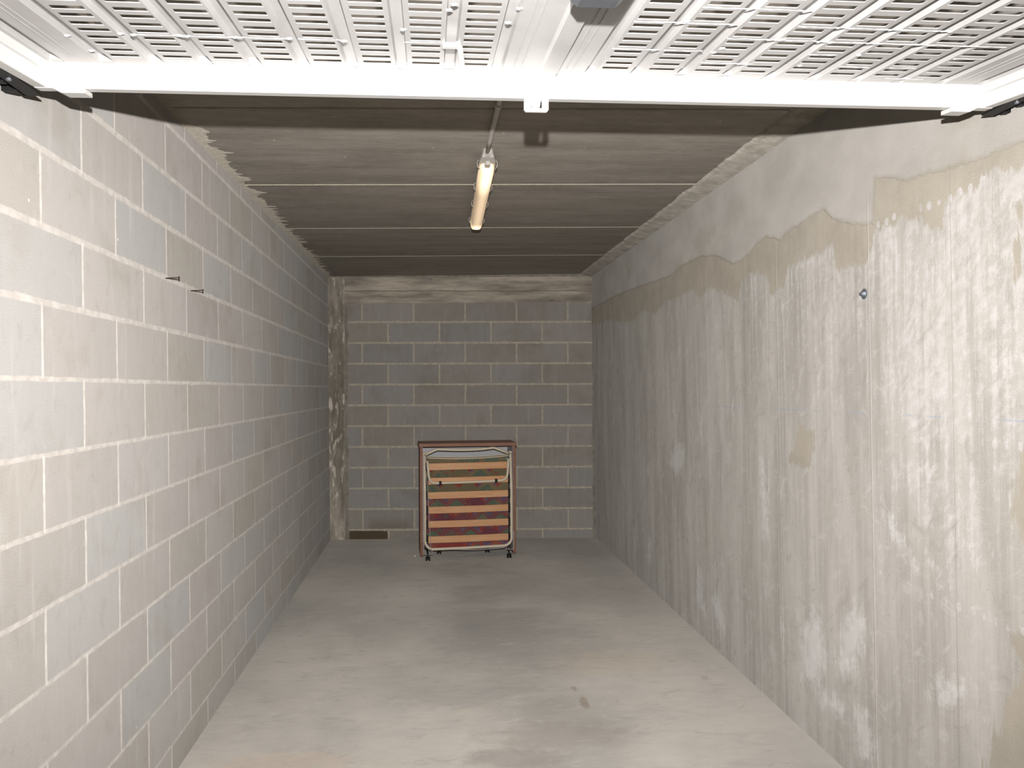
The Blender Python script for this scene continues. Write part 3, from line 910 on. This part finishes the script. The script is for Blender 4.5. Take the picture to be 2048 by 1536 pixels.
    # roller brackets at both ends
    for s, u0 in ((1, .034), (-1, 2.374)):
        bm = bmesh.new()
        add_prism(bm, [(u0, -.0605), (u0+s*.074, -.0605), (u0+s*.074, -.0710), (u0+s*.022, -.0710)], .045, Matrix.Translation((0, -.006, 0)))
        pl = obj('roller_bracket', bm, M_WHITE, root)
        bm = bmesh.new()
        for t in (.018, .032):
            add_lathe(bm, [(.0055, 0), (.0055, .004), (.004, .006)], 6, Matrix.Translation((u0+s*t, -.002, -.0585)) @ Matrix.Rotation(math.pi, 4, 'X'))
        obj('bolt', bm, M_WHITE, pl)
    # lumpy beads of paint/film across the sheet between slot pairs
    rng = random.Random(4)
    def bead(name, u0, u1, w, drop, amp=.003, rad=.0022):
        bm = bmesh.new(); pts = []; rs = []
        n = max(6, int((u1-u0)/.008))
        for i in range(n+1):
            u = u0 + (u1-u0)*i/n
            pts.append((u, w + amp*mnoise.noise(Vector((u*40, w*10, 0))), -.0008 + .0016*mnoise.noise(Vector((u*60, w*20, 4)))))
            rs.append(rad*.75*(.6 + .9*abs(mnoise.noise(Vector((u*90, w*9, 7))))))
        add_tube(bm, pts, rs, 7)
        return obj(name, bm, M_BEAD, root, True)
    g_rows = lambda k: -(.068 + .0862*k) + .022       # gap above a pair
    mid = lambda k: -(.088 + .0862*k)                 # gap within a pair ... next pair
    bead('paint_bead', .29, .62, -.218, .000)
    bead('paint_bead', .64, .73, -.219, .002)
    bead('paint_bead', .87, .965, -.219, .002)
    bead('paint_bead', 1.335, 1.445, -.215, .003)
    bead('paint_bead', 1.455, 1.545, -.214, .003)
    bead('paint_bead', 1.57, 1.70, -.130, .002)
    bead('paint_bead', 1.34, 1.56, -.388, .004, .004)
    bead('paint_bead', 1.455, 1.68, -.476, .004, .004)
    bead('paint_bead', 1.57, 1.80, -.303, .004, .004)
    bead('paint_bead', 1.69, 2.03, -.388, .003, .004)
    bead('paint_bead', 1.79, 2.15, -.300, .003, .004)
    bead('paint_bead', 1.80, 1.87, -.212, .002)
    bead('paint_bead', 1.92, 2.00, -.128, .003, .005)
    bead('paint_bead', 2.04, 2.23, -.300, .003, .006)
    bead('paint_bead', 2.05, 2.12, -.130, .002, .006)
    bead('paint_bead', 2.16, 2.24, -.213, .002, .006)
    bead('paint_bead', 2.09, 2.20, -.040, .002, .006)
    bead('paint_bead', 1.50, 1.72, -.036, .001, .003)
    bead('paint_bead', .30, .37, -.040, .001, .003)
    bead('paint_bead', .41, .50, -.034, .002, .004)
    bead('paint_bead', .74, .86, -.030, .002, .005)
    bead('paint_bead', .88, .99, -.036, .002, .004)
    # blobs on the channel edges
    for (u, w) in ((.272, -.222), (.298, -.218), (.392, -.222), (.408, -.218), (.508, -.22), (.622, -.222), (.738, -.215), (.87, -.30), (.962, -.42), (.972, -.45), (1.085, -.36), (1.10, -.44),
                   (1.575, -.21), (1.585, -.24), (1.695, -.31), (1.81, -.30), (1.82, -.13), (1.92, -.22), (2.03, -.39), (.155, -.20), (.165, -.10), (1.45, -.40)):
        bm = bmesh.new()
        add_tube(bm, [(u-.008, w, 0), (u-.003, w+.002, -.0012), (u+.002, w-.001, -.0014), (u+.007, w+.002, 0)], [.0006, .0030, .0026, .0006], 8)
        obj('paint_blob', bm, M_BEAD, root, True)
    # small latch rod lever in the middle-left
    bm = bmesh.new()
    add_tube(bm, [(.985, -.228, -.004), (.992, -.20, -.008), (.998, -.13, -.012), (1.004, -.06, -.018), (1.006, -.020, -.024), (1.006, -.012, -.028)], [.006, .0065, .0065, .006, .005, .002], 10)
    add_box(bm, (.952, -.226, -.010), (.992, -.208, .0), .002)
    add_prism(bm, [(.985, .0), (1.025, .0), (1.012, -.024), (.998, -.024)], .003, Matrix.Translation((0, -.012, 0)))
    obj('locking_rod', bm, M_WHITE, root)
    # dark lock case hanging from the cover strip
    bm = bmesh.new()
    add_prism(bm, [(1.166, -.004), (1.166, -.054), (1.178, -.064), (1.244, -.064), (1.256, -.054), (1.256, -.004)], .16, Matrix.Translation((0, -.790, 0)))
    lc = obj('lock_case', bm, M_HANDLE, root); lc['label'] = 'dark grey lock case'
    bm = bmesh.new()
    add_lathe(bm, [(.0045, 0), (.0045, .003), (.003, .004)], 12, Matrix.Translation((1.214, -.630, -.050)) @ Matrix.Rotation(-math.pi/2, 4, 'X'))
    obj('screw', bm, M_WHITE, lc)
    return root
door()

# black guide tracks at the two sides, fixed to the walls
def track(name, x0, x1, y1, z0, z1, side, label):
    root = empty(name, ((x0+x1)/2, .6, z0), 0, label, 'door track', 'door guide tracks')
    L = lambda p: (p[0]-(x0+x1)/2, p[1]-.6, p[2]-z0)
    bm = bmesh.new()
    y0 = -.55
    a, b = L((x0, y0, z0)), L((x1, y1, z1))
    t = .004
    # C channel opening towards the door
    add_box(bm, a, (b[0], b[1], a[2]+t)); add_box(bm, (a[0], a[1], b[2]-t), b)
    if side < 0: add_box(bm, a, (a[0]+t, b[1], b[2]))
    else: add_box(bm, (b[0]-t, a[1], a[2]), b)
    obj('rail', bm, M_BLACK, root)
    bm = bmesh.new()
    xm = (a[0]+b[0])/2
    add_lathe(bm, [(.006, 0), (.006, .004), (.004, .005)], 10, Matrix.Translation((xm, y1-.6-.11, a[2])) @ Matrix.Rotation(math.pi, 4, 'X'))
    obj('bolt', bm, M_EYE, root)
    # stand-off lugs to the wall
    for yy in (y1-.03, y1-.09, y1-.14):
        bm = bmesh.new()
        w = left_x(yy, z0) if side < 0 else right_x(yy, z0)
        wl = w - (x0+x1)/2
        lo, hi = (wl, a[0]+.002) if side < 0 else (b[0]-.002, wl)
        add_box(bm, (lo, yy-.6-.010, a[2]-.003), (hi, yy-.6+.010, a[2]+.022), .001)
        obj('lug', bm, M_BLACK, root)
    return root
track('guide_track', -.990, -.950, 2.045, 2.205, 2.250, -1, 'black steel guide track beside the open door, on the block wall side')
track('guide_track', 1.492, 1.532, 2.075, 2.238, 2.280, 1, 'black steel guide track beside the open door, on the stained concrete wall side')

# ------------------------------------------------------------------ lamp and conduit
def lamp():
    y0, y1 = 3.68, 5.10
    xa, xb = .238, .252
    root = empty('tube_lamp', (.242, y0, 2.603), 0, 'lit waterproof fluorescent tube lamp with cream cover fixed to the concrete ceiling', 'lamp')
    O = Vector(root.location)
    root.location.y += .08
    ang = (xb-xa)/(y1-y0)
    def X(y): return (y - (y0-O.y) - O.y)*ang
    # housing: tapered tray
    def loft(name, secs, mat, parent, smooth=False):
        bm = bmesh.new(); R = []
        for y, prof in secs:
            R.append([bm.verts.new((x + (y-y0)*ang, y-O.y, z-O.z)) for x, z in prof])
        m = len(R[0])
        for A, B in zip(R[:-1], R[1:]):
            for k in range(m): bm.faces.new((A[k], A[(k+1) % m], B[(k+1) % m], B[k]))
        bm.faces.new(R[0]); bm.faces.new(list(reversed(R[-1])))
        bmesh.ops.recalc_face_normals(bm, faces=bm.faces)
        return obj(name, bm, mat, parent, smooth)
    def tray(w, zt, zb):
        return [(-w*.72, zt), (w*.72, zt), (w, zb), (w, zb-.006), (-w, zb-.006), (-w, zb)]
    loft('housing', [(3.620, tray(.018, 2.600, 2.586)), (3.632, tray(.028, 2.612, 2.572)), (3.675, tray(.038, 2.612, 2.562)), (3.71, tray(.040, 2.613, 2.560)), (5.08, tray(.040, 2.613, 2.560)), (5.10, tray(.034, 2.613, 2.562))], M_LAMPBODY, root)
    def cover(w, zt, d):
        n = 12; out = []
        for k in range(n+1):
            t = math.pi*k/n
            c, s = math.cos(t), math.sin(t)
            out.append((w*math.copysign(abs(c)**.55, c), zt - d*abs(s)**.6))
        return out
    loft('diffuser', [(3.700, cover(.021, 2.555, .020)), (3.715, cover(.031, 2.555, .040)), (3.755, cover(.036, 2.555, .048)), (5.03, cover(.036, 2.555, .048)), (5.07, cover(.031, 2.555, .036)), (5.085, cover(.021, 2.555, .016))], M_LAMP, root, False)
    # end lug on the cover and side clips
    bm = bmesh.new()
    add_box(bm, (-.013, 3.648-O.y, 2.534-O.z), (.013, 3.719-O.y, 2.556-O.z), .006)
    obj('end_lug', bm, M_LAMPBODY, root)
    for yy in (3.71, 4.13, 4.52, 4.97):
        for s in (-1, 1):
            bm = bmesh.new()
            x = s*.041 + (yy-y0)*ang
            pts = [(x, yy-O.y, 2.572-O.z), (x+s*.006, yy-O.y, 2.560-O.z), (x+s*.005, yy-O.y, 2.540-O.z), (x-s*.004, yy-O.y, 2.532-O.z)]
            bm2 = bm
            prev = None
            for p in pts:
                ring = [bm.verts.new((p[0]+dx, p[1]+dy, p[2])) for dx, dy in ((-.0012, -.012), (.0012, -.012), (.0012, .012), (-.0012, .012))]
                if prev:
                    for k in range(4): bm.faces.new((prev[k], prev[(k+1) % 4], ring[(k+1) % 4], ring[k]))
                else: bm.faces.new(list(reversed(ring)))
                prev = ring
            bm.faces.new(prev)
            obj('clip', bm, M_LAMPBODY, root)
    # gland for the conduit
    bm = bmesh.new()
    add_lathe(bm, [(.016, 0), (.016, .012), (.0125, .014), (.0125, .028)], 14, Matrix.Translation((-.001, 3.625-O.y, 2.581-O.z)) @ Matrix.Rotation(math.pi/2, 4, 'X'))
    obj('cable_gland', bm, M_LAMPBODY, root)
    # real light given by the tube
    ld = bpy.data.lights.new('tube_glow', 'AREA'); ld.shape = 'RECTANGLE'; ld.size = .05; ld.size_y = 1.35
    ld.energy = .6; ld.color = (1, .86, .66)
    lo = bpy.data.objects.new('tube_glow', ld); COL.objects.link(lo); lo.parent = root
    lo.location = (.006, .70, 2.495-O.z)
    return root
lamp()

def conduit():
    root = empty('conduit_pipe', (.25, 3.0, 2.60), 0, 'grey plastic conduit pipe running along the ceiling to the tube lamp', 'pipe')
    O = root.location
    bm = bmesh.new()
    pts = []
    for i in range(24):
        y = .2 + (3.682-.2)*i/23
        z = ceil_z(.25, y) - .013 if y < 3.43 else ceil_z(.25, y) - .013 - (y-3.43)/.25*.0105
        pts.append((.262 - (y-1)*.0092 - O.x, y-O.y, z-O.z))
    add_tube(bm, pts, .0105, 14)
    obj('pipe', bm, M_PVC, root, True)
    for yy in (1.2, 3.09):
        bm = bmesh.new()
        z = ceil_z(.25, yy)
        x = .262 - (yy-1)*.0092
        pts = [(x + .0125*math.cos(math.radians(a)) - O.x, 0, z - .013 + .0125*math.sin(math.radians(a)) - O.z) for a in range(180, 361, 15)]
        pts = [(pts[0][0], 0, z-.001-O.z)] + pts + [(pts[-1][0], 0, z-.001-O.z)]
        pr = None
        for p in pts:
            ring = [bm.verts.new((p[0], yy-O.y-.008, p[2])), bm.verts.new((p[0], yy-O.y+.008, p[2]))]
            if pr: bm.faces.new((pr[0], pr[1], ring[1], ring[0]))
            pr = ring
        c = obj('pipe_clip', bm, M_PVC, root)
        so = c.modifiers.new('t', 'SOLIDIFY'); so.thickness = .003; so.offset = 1
conduit()

# ------------------------------------------------------------------ folding bed in its cabinet
def bed():
    ang = math.atan2(.05, .86)
    root = empty('folding_bed', (.276, 7.045, 0), ang, 'folded slatted bed on castors in a brown cabinet by the back wall', 'folding bed')
    S_ = .000795
    def LX(zx): return (zx-742)*S_*1.012
    def LZ(zy): return 1.034-(zy-125)*S_*.988
    hw = .428
    root.scale = (.985, .985, .985)
    # cabinet
    bm = bmesh.new()
    add_box(bm, (-hw-.008, -.012, 1.006), (hw+.008, .37, 1.036), .003)
    obj('cabinet_top', bm, M_BROWNT, root)
    for s in (-1, 1):
        bm = bmesh.new()
        add_box(bm, (s*hw-(0 if s < 0 else .024), 0, .040), (s*hw+(.024 if s < 0 else 0), .37, 1.006), .002)
        side = obj('cabinet_side', bm, M_BROWN, root)
        bm = bmesh.new()
        xi = s*(hw-.024)
        add_box(bm, (min(xi, xi-s*.002), .012, .06), (max(xi, xi-s*.002), .35, 1.004))
        obj('white_lining', bm, M_BACKW, side)
    bm = bmesh.new()
    add_box(bm, (-hw+.024, .352, .10), (hw-.024, .366, 1.006))
    obj('cabinet_back', bm, M_BACKW, root)
    # mattress: two folded halves with rounded edges
    for nm, y0, y1, zt in (('mattress', .055, .165, .895), ('mattress', .20, .31, .885)):
        bm = bmesh.new()
        add_box(bm, (-.362, y0, .078), (.372, y1, zt), .035, None, 5)
        for v in bm.verts:
            if abs(v.co.y-y0) < .02: v.co.y += .006*mnoise.noise(Vector((v.co.x*6, 1, v.co.z*6)))
        obj(nm, bm, M_FABRIC, root, True)
    # piping along the top edge and lower hem
    bm = bmesh.new()
    add_tube(bm, [(-.372 + .744*i/24, .05, .905 - .016*math.sin(math.pi*i/24) + .008*i/24) for i in range(25)], .0055, 8)
    add_tube(bm, [(-.372 + .744*i/24, .058, .918 - .016*math.sin(math.pi*i/24) + .008*i/24) for i in range(25)], .004, 8)
    p = obj('mattress_piping', bm, M_CREAM, root, True)
    bm = bmesh.new()
    add_tube(bm, [(-.30 + .63*i/24, .02, .084 + .006*math.sin(2*math.pi*i/24+1)) for i in range(25)], .0045, 8)
    obj('mattress_piping', bm, M_PIPING, root, True)
    # main tubular frame: sides and rounded bottom corners
    xl, xr = LX(262), LX(1224)
    zt = LZ(240); zb = LZ(1318)
    R = .07
    bm = bmesh.new()
    path = [(LX(257), .005, zt), (xl, .005, .6), (xl+.004, .005, zb+R)]
    path += [(a, .005, c) for a, _, c in arc(xl+.004+R, zb+R, R, 180, 270, 8)]
    path += [(0, .005, zb+.004)]
    path += [(a, .005, c) for a, _, c in arc(xr-R, zb+R+.012, R, 270, 360, 8)]
    path += [(xr, .005, .6), (LX(1215), .005, zt+.008)]
    add_tube(bm, path, .0125, 12)
    obj('side_frame', bm, M_CREAM, root, True)
    # hinge caps on the frame tops
    for s, zx in ((-1, 257), (1, 1215)):
        bm = bmesh.new()
        add_tube(bm, [(LX(zx), .005, zt-.01), (LX(zx), .005, zt+.016)], .0145, 12)
        obj('hinge_cap', bm, M_CREAM, root, True)
        bm = bmesh.new()
        add_tube(bm, [(LX(zx)-s*.006, -.012, zt-.006), (LX(zx)-s*.006, .03, zt-.006)], .006, 10)
        obj('bolt', bm, M_EYE, root, True)
    # arched head tube
    bm = bmesh.new()
    add_tube(bm, [(LX(270), .02, LZ(252)), (LX(330), .018, LZ(222)), (LX(385), .016, LZ(197)), (LX(405), .016, LZ(192)), (LX(600), .016, LZ(201)), (LX(720), .016, LZ(203)), (LX(880), .016, LZ(198)), (LX(1020), .016, LZ(183)), (LX(1045), .016, LZ(186)), (LX(1120), .018, LZ(215)), (LX(1195), .02, LZ(246))], .0115, 12)
    obj('head_tube', bm, M_CREAM, root, True)
    # folded U-shaped leg
    bm = bmesh.new()
    ul, ur = LX(290), LX(1186)
    path = [(ul, -.020, LZ(318)), (ul+.006, -.024, LZ(400)), (LX(302), -.026, LZ(478))]
    path += [(LX(312), -.026, LZ(522)), (LX(332), -.026, LZ(552)), (LX(356), -.026, LZ(566)), (LX(384), -.026, LZ(568)), (LX(430), -.026, LZ(568)), (LX(740), -.026, LZ(563)), (LX(1048), -.026, LZ(553)), (LX(1100), -.026, LZ(552)), (LX(1130), -.026, LZ(546)), (LX(1158), -.026, LZ(528)), (LX(1172), -.026, LZ(500)), (LX(1178), -.025, LZ(460)), (LX(1184), -.022, LZ(380)), (ur, -.020, LZ(305))]
    add_tube(bm, path, .0110, 12)
    leg = obj('leg', bm, M_CREAM, root, True)
    for zx, zy in ((430, 568), (1048, 553)):
        bm = bmesh.new()
        add_box(bm, (LX(zx)-.012, -.040, LZ(zy)-.016), (LX(zx)+.012, -.012, LZ(zy)+.016), .003)
        obj('rubber_clip', bm, M_BLACK, leg)
    # slats with black end holders
    for zl, zr in ((388, 380), (552, 540), (713, 705), (879, 869), (1038, 1032), (1212, 1203)):
        z0, z1 = LZ(zl), LZ(zr)
        bm = bmesh.new()
        n = 16; hh = .0295; R_ = []
        for i in range(n+1):
            t = i/n
            x = LX(300) + (LX(1194)-LX(300))*t
            y = .018 - .012*math.sin(math.pi*t)
            z = z0 + (z1-z0)*t
            R_.append([bm.verts.new(q) for q in ((x, y-.004, z-hh), (x, y-.004, z+hh), (x, y+.004, z+hh), (x, y+.004, z-hh))])
        for i in range(n):
            for q in range(4): bm.faces.new((R_[i][q], R_[i][(q+1) % 4], R_[i+1][(q+1) % 4], R_[i+1][q]))
        bm.faces.new(R_[0]); bm.faces.new(list(reversed(R_[-1])))
        bmesh.ops.recalc_face_normals(bm, faces=bm.faces)
        sl = obj('slat', bm, M_SLAT, root)
        for x, z in ((LX(280), z0), (LX(1206), z1)):
            bm = bmesh.new()
            add_box(bm, (x-.013, .004-.006, z-.037), (x+.013, .034, z+.037), .005)
            obj('slat_holder', bm, M_BLACK, sl)
    # cord from the frame to the lower corner
    bm = bmesh.new()
    add_tube(bm, [(LX(272), -.018, LZ(425)), (LX(292), -.02, LZ(640)), (LX(304), -.021, LZ(900)), (LX(318), -.022, LZ(1180)), (LX(326), -.018, LZ(1335))], .0028, 6)
    obj('pull_rod', bm, M_PIPING, root, True)
    # thin corner brackets carrying the castors
    for pts in ([(248, 1155), (250, 1367), (340, 1367), (338, 1318)], [(1247, 1128), (1245, 1340), (1166, 1340), (1162, 1312)]):
        bm = bmesh.new()
        add_tube(bm, [(LX(a), -.018, LZ(b)) for a, b in pts], .0042, 6)
        obj('corner_bracket', bm, M_PIPING, root)
    # castors: twin wheels, housing, stem
    for zx, y in ((292, -.018), (1193, -.018), (435, .26), (990, .26)):
        x = LX(zx); r = .021
        cbm = bmesh.new()
        add_tube(cbm, [(x, y, r*2-.006), (x, y, .066)], .006, 10)
        add_box(cbm, (x-.006, y-.012, .012), (x+.006, y+.02, .046), .003)
        ca = obj('castor', cbm, M_BLACK, root, False)
        for s in (-1, 1):
            wb = bmesh.new()
            add_lathe(wb, [(.010, 0), (r, .001), (r, .010), (.016, .013)], 20, Matrix.Translation((x+s*.007, y, r)) @ Matrix.Rotation(s*math.pi/2, 4, 'Y'))
            obj('wheel', wb, M_BLACK, ca)
    bm = bmesh.new()
    add_tube(bm, [(xl+.01, .24, .075), (xr-.01, .24, .075)], .010, 10)
    for zx, y in ((292, -.018), (1193, -.018)):
        add_tube(bm, [(LX(zx), -.018, .064), (LX(zx), .24, .072)], .007, 8)
    obj('base_frame', bm, M_BLACK, root, True)
    # ties to the cabinet sides
    for s in (-1, 1):
        for a, b in (((.02, .93), (.05, .945)), ((.20, .064), (.26, .08))):
            bm = bmesh.new()
            add_box(bm, (s*.386-.022, a[0], a[1]), (s*.386+.022, b[0], b[1]))
            obj('tie_bar', bm, M_BLACK, root)
bed()

# ------------------------------------------------------------------ small things
def nail(loc, ln, name_lab):
    bm = bmesh.new()
    add_lathe(bm, [(.0006, -.012), (.0022, 0), (.0022, ln-.003), (.0055, ln-.003), (.0055, ln)], 10)
    o = obj('nail', bm, M_NAIL)
    o.location = (left_x(loc[0], loc[1]), loc[0], loc[1])
    o.rotation_euler = (0, math.radians(90+name_lab[2]), math.radians(name_lab[3]))
    tag(o, name_lab[0], name_lab[1], 'nails in the block wall')
nail((3.184, 1.921), .050, ('rusty nail sticking out of the block wall, the one nearer the doorway', 'nail', -3, 4))
nail((3.508, 1.913), .050, ('rusty nail sticking out of the block wall, the one farther from the doorway', 'nail', -2, 4))

bm = bmesh.new()
add_lathe(bm, [(.019, 0), (.019, .003), (.017, .004), (.017, .0045)], 24)
add_lathe(bm, [(.011, .004), (.011, .010), (.009, .012)], 6)
add_lathe(bm, [(.005, .010), (.005, .018)], 12)
o = obj('wall_anchor', bm, M_EYE)
o.location = (right_x(2.794, 1.835), 2.794, 1.835); o.rotation_euler = (0, -math.pi/2, 0)
tag(o, 'small zinc anchor bolt and washer set in the stained concrete wall', 'bolt')

bm = bmesh.new()
bmesh.ops.create_icosphere(bm, subdivisions=2, radius=.011)
for v in bm.verts:
    v.co *= 1 + .5*mnoise.noise(v.co*120); v.co.z *= .5
zmin = min(v.co.z for v in bm.verts)
for v in bm.verts: v.co.z -= zmin
o = obj('plaster_chip', bm, M_CHIP); o.location = (-.196, 7.207, 0)
tag(o, 'tiny white plaster chip on the floor beside the folding bed', 'debris')

# ------------------------------------------------------------------ light
fl = bpy.data.lights.new('camera_flash', 'SPOT'); fl.spot_size = math.radians(112); fl.spot_blend = 1.0; fl.energy = 640; fl.shadow_soft_size = .012; fl.color = (1.0, .965, .950)
fo = bpy.data.objects.new('camera_flash', fl); COL.objects.link(fo); fo.location = (.0, .0, 1.685); fo.rotation_euler = (math.radians(89), 0, math.radians(-6))
w = bpy.data.worlds.new('World'); SC.world = w; w.use_nodes = True
w.node_tree.nodes['Background'].inputs[0].default_value = (1.0, .86, .66, 1)
w.node_tree.nodes['Background'].inputs[1].default_value = .18

# ------------------------------------------------------------------ camera
F, CX, CY, ROLL, YAW, PITCH, H = 1604.5, 1024.0, 785.0, .0032, .0939, -.0042, 1.4917
cam = bpy.data.cameras.new('camera'); co = bpy.data.objects.new('camera', cam); COL.objects.link(co)
cam.sensor_fit = 'HORIZONTAL'; cam.sensor_width = 36.0; cam.lens = F/2048*36.0
cam.shift_x = (1024-CX)/2048; cam.shift_y = (CY-768)/2048
cam.clip_start = .02; cam.clip_end = 50
cy_, sy_ = math.cos(YAW), math.sin(YAW); cp, sp = math.cos(PITCH), math.sin(PITCH)
right = Vector((cy_, -sy_, 0))
fwd = Vector((sy_*cp, cy_*cp, sp))
up = right.cross(fwd)
c, s = math.cos(ROLL), math.sin(ROLL)
# image x axis and y axis after roll:  dx = c*u + s*v ,  dy = c*v - s*u   (v down)
rx = right*c - up*s
ux = up*c + right*s
Mx = Matrix((( rx.x, ux.x, -fwd.x, 0), (rx.y, ux.y, -fwd.y, 0), (rx.z, ux.z, -fwd.z, H), (0, 0, 0, 1)))
co.matrix_world = Mx
SC.camera = co

SC.view_settings.view_transform = 'Standard'
SC.view_settings.look = 'None'
SC.view_settings.gamma = 1.0
SC.view_settings.use_curve_mapping = False
SC.view_settings.exposure = 0.0
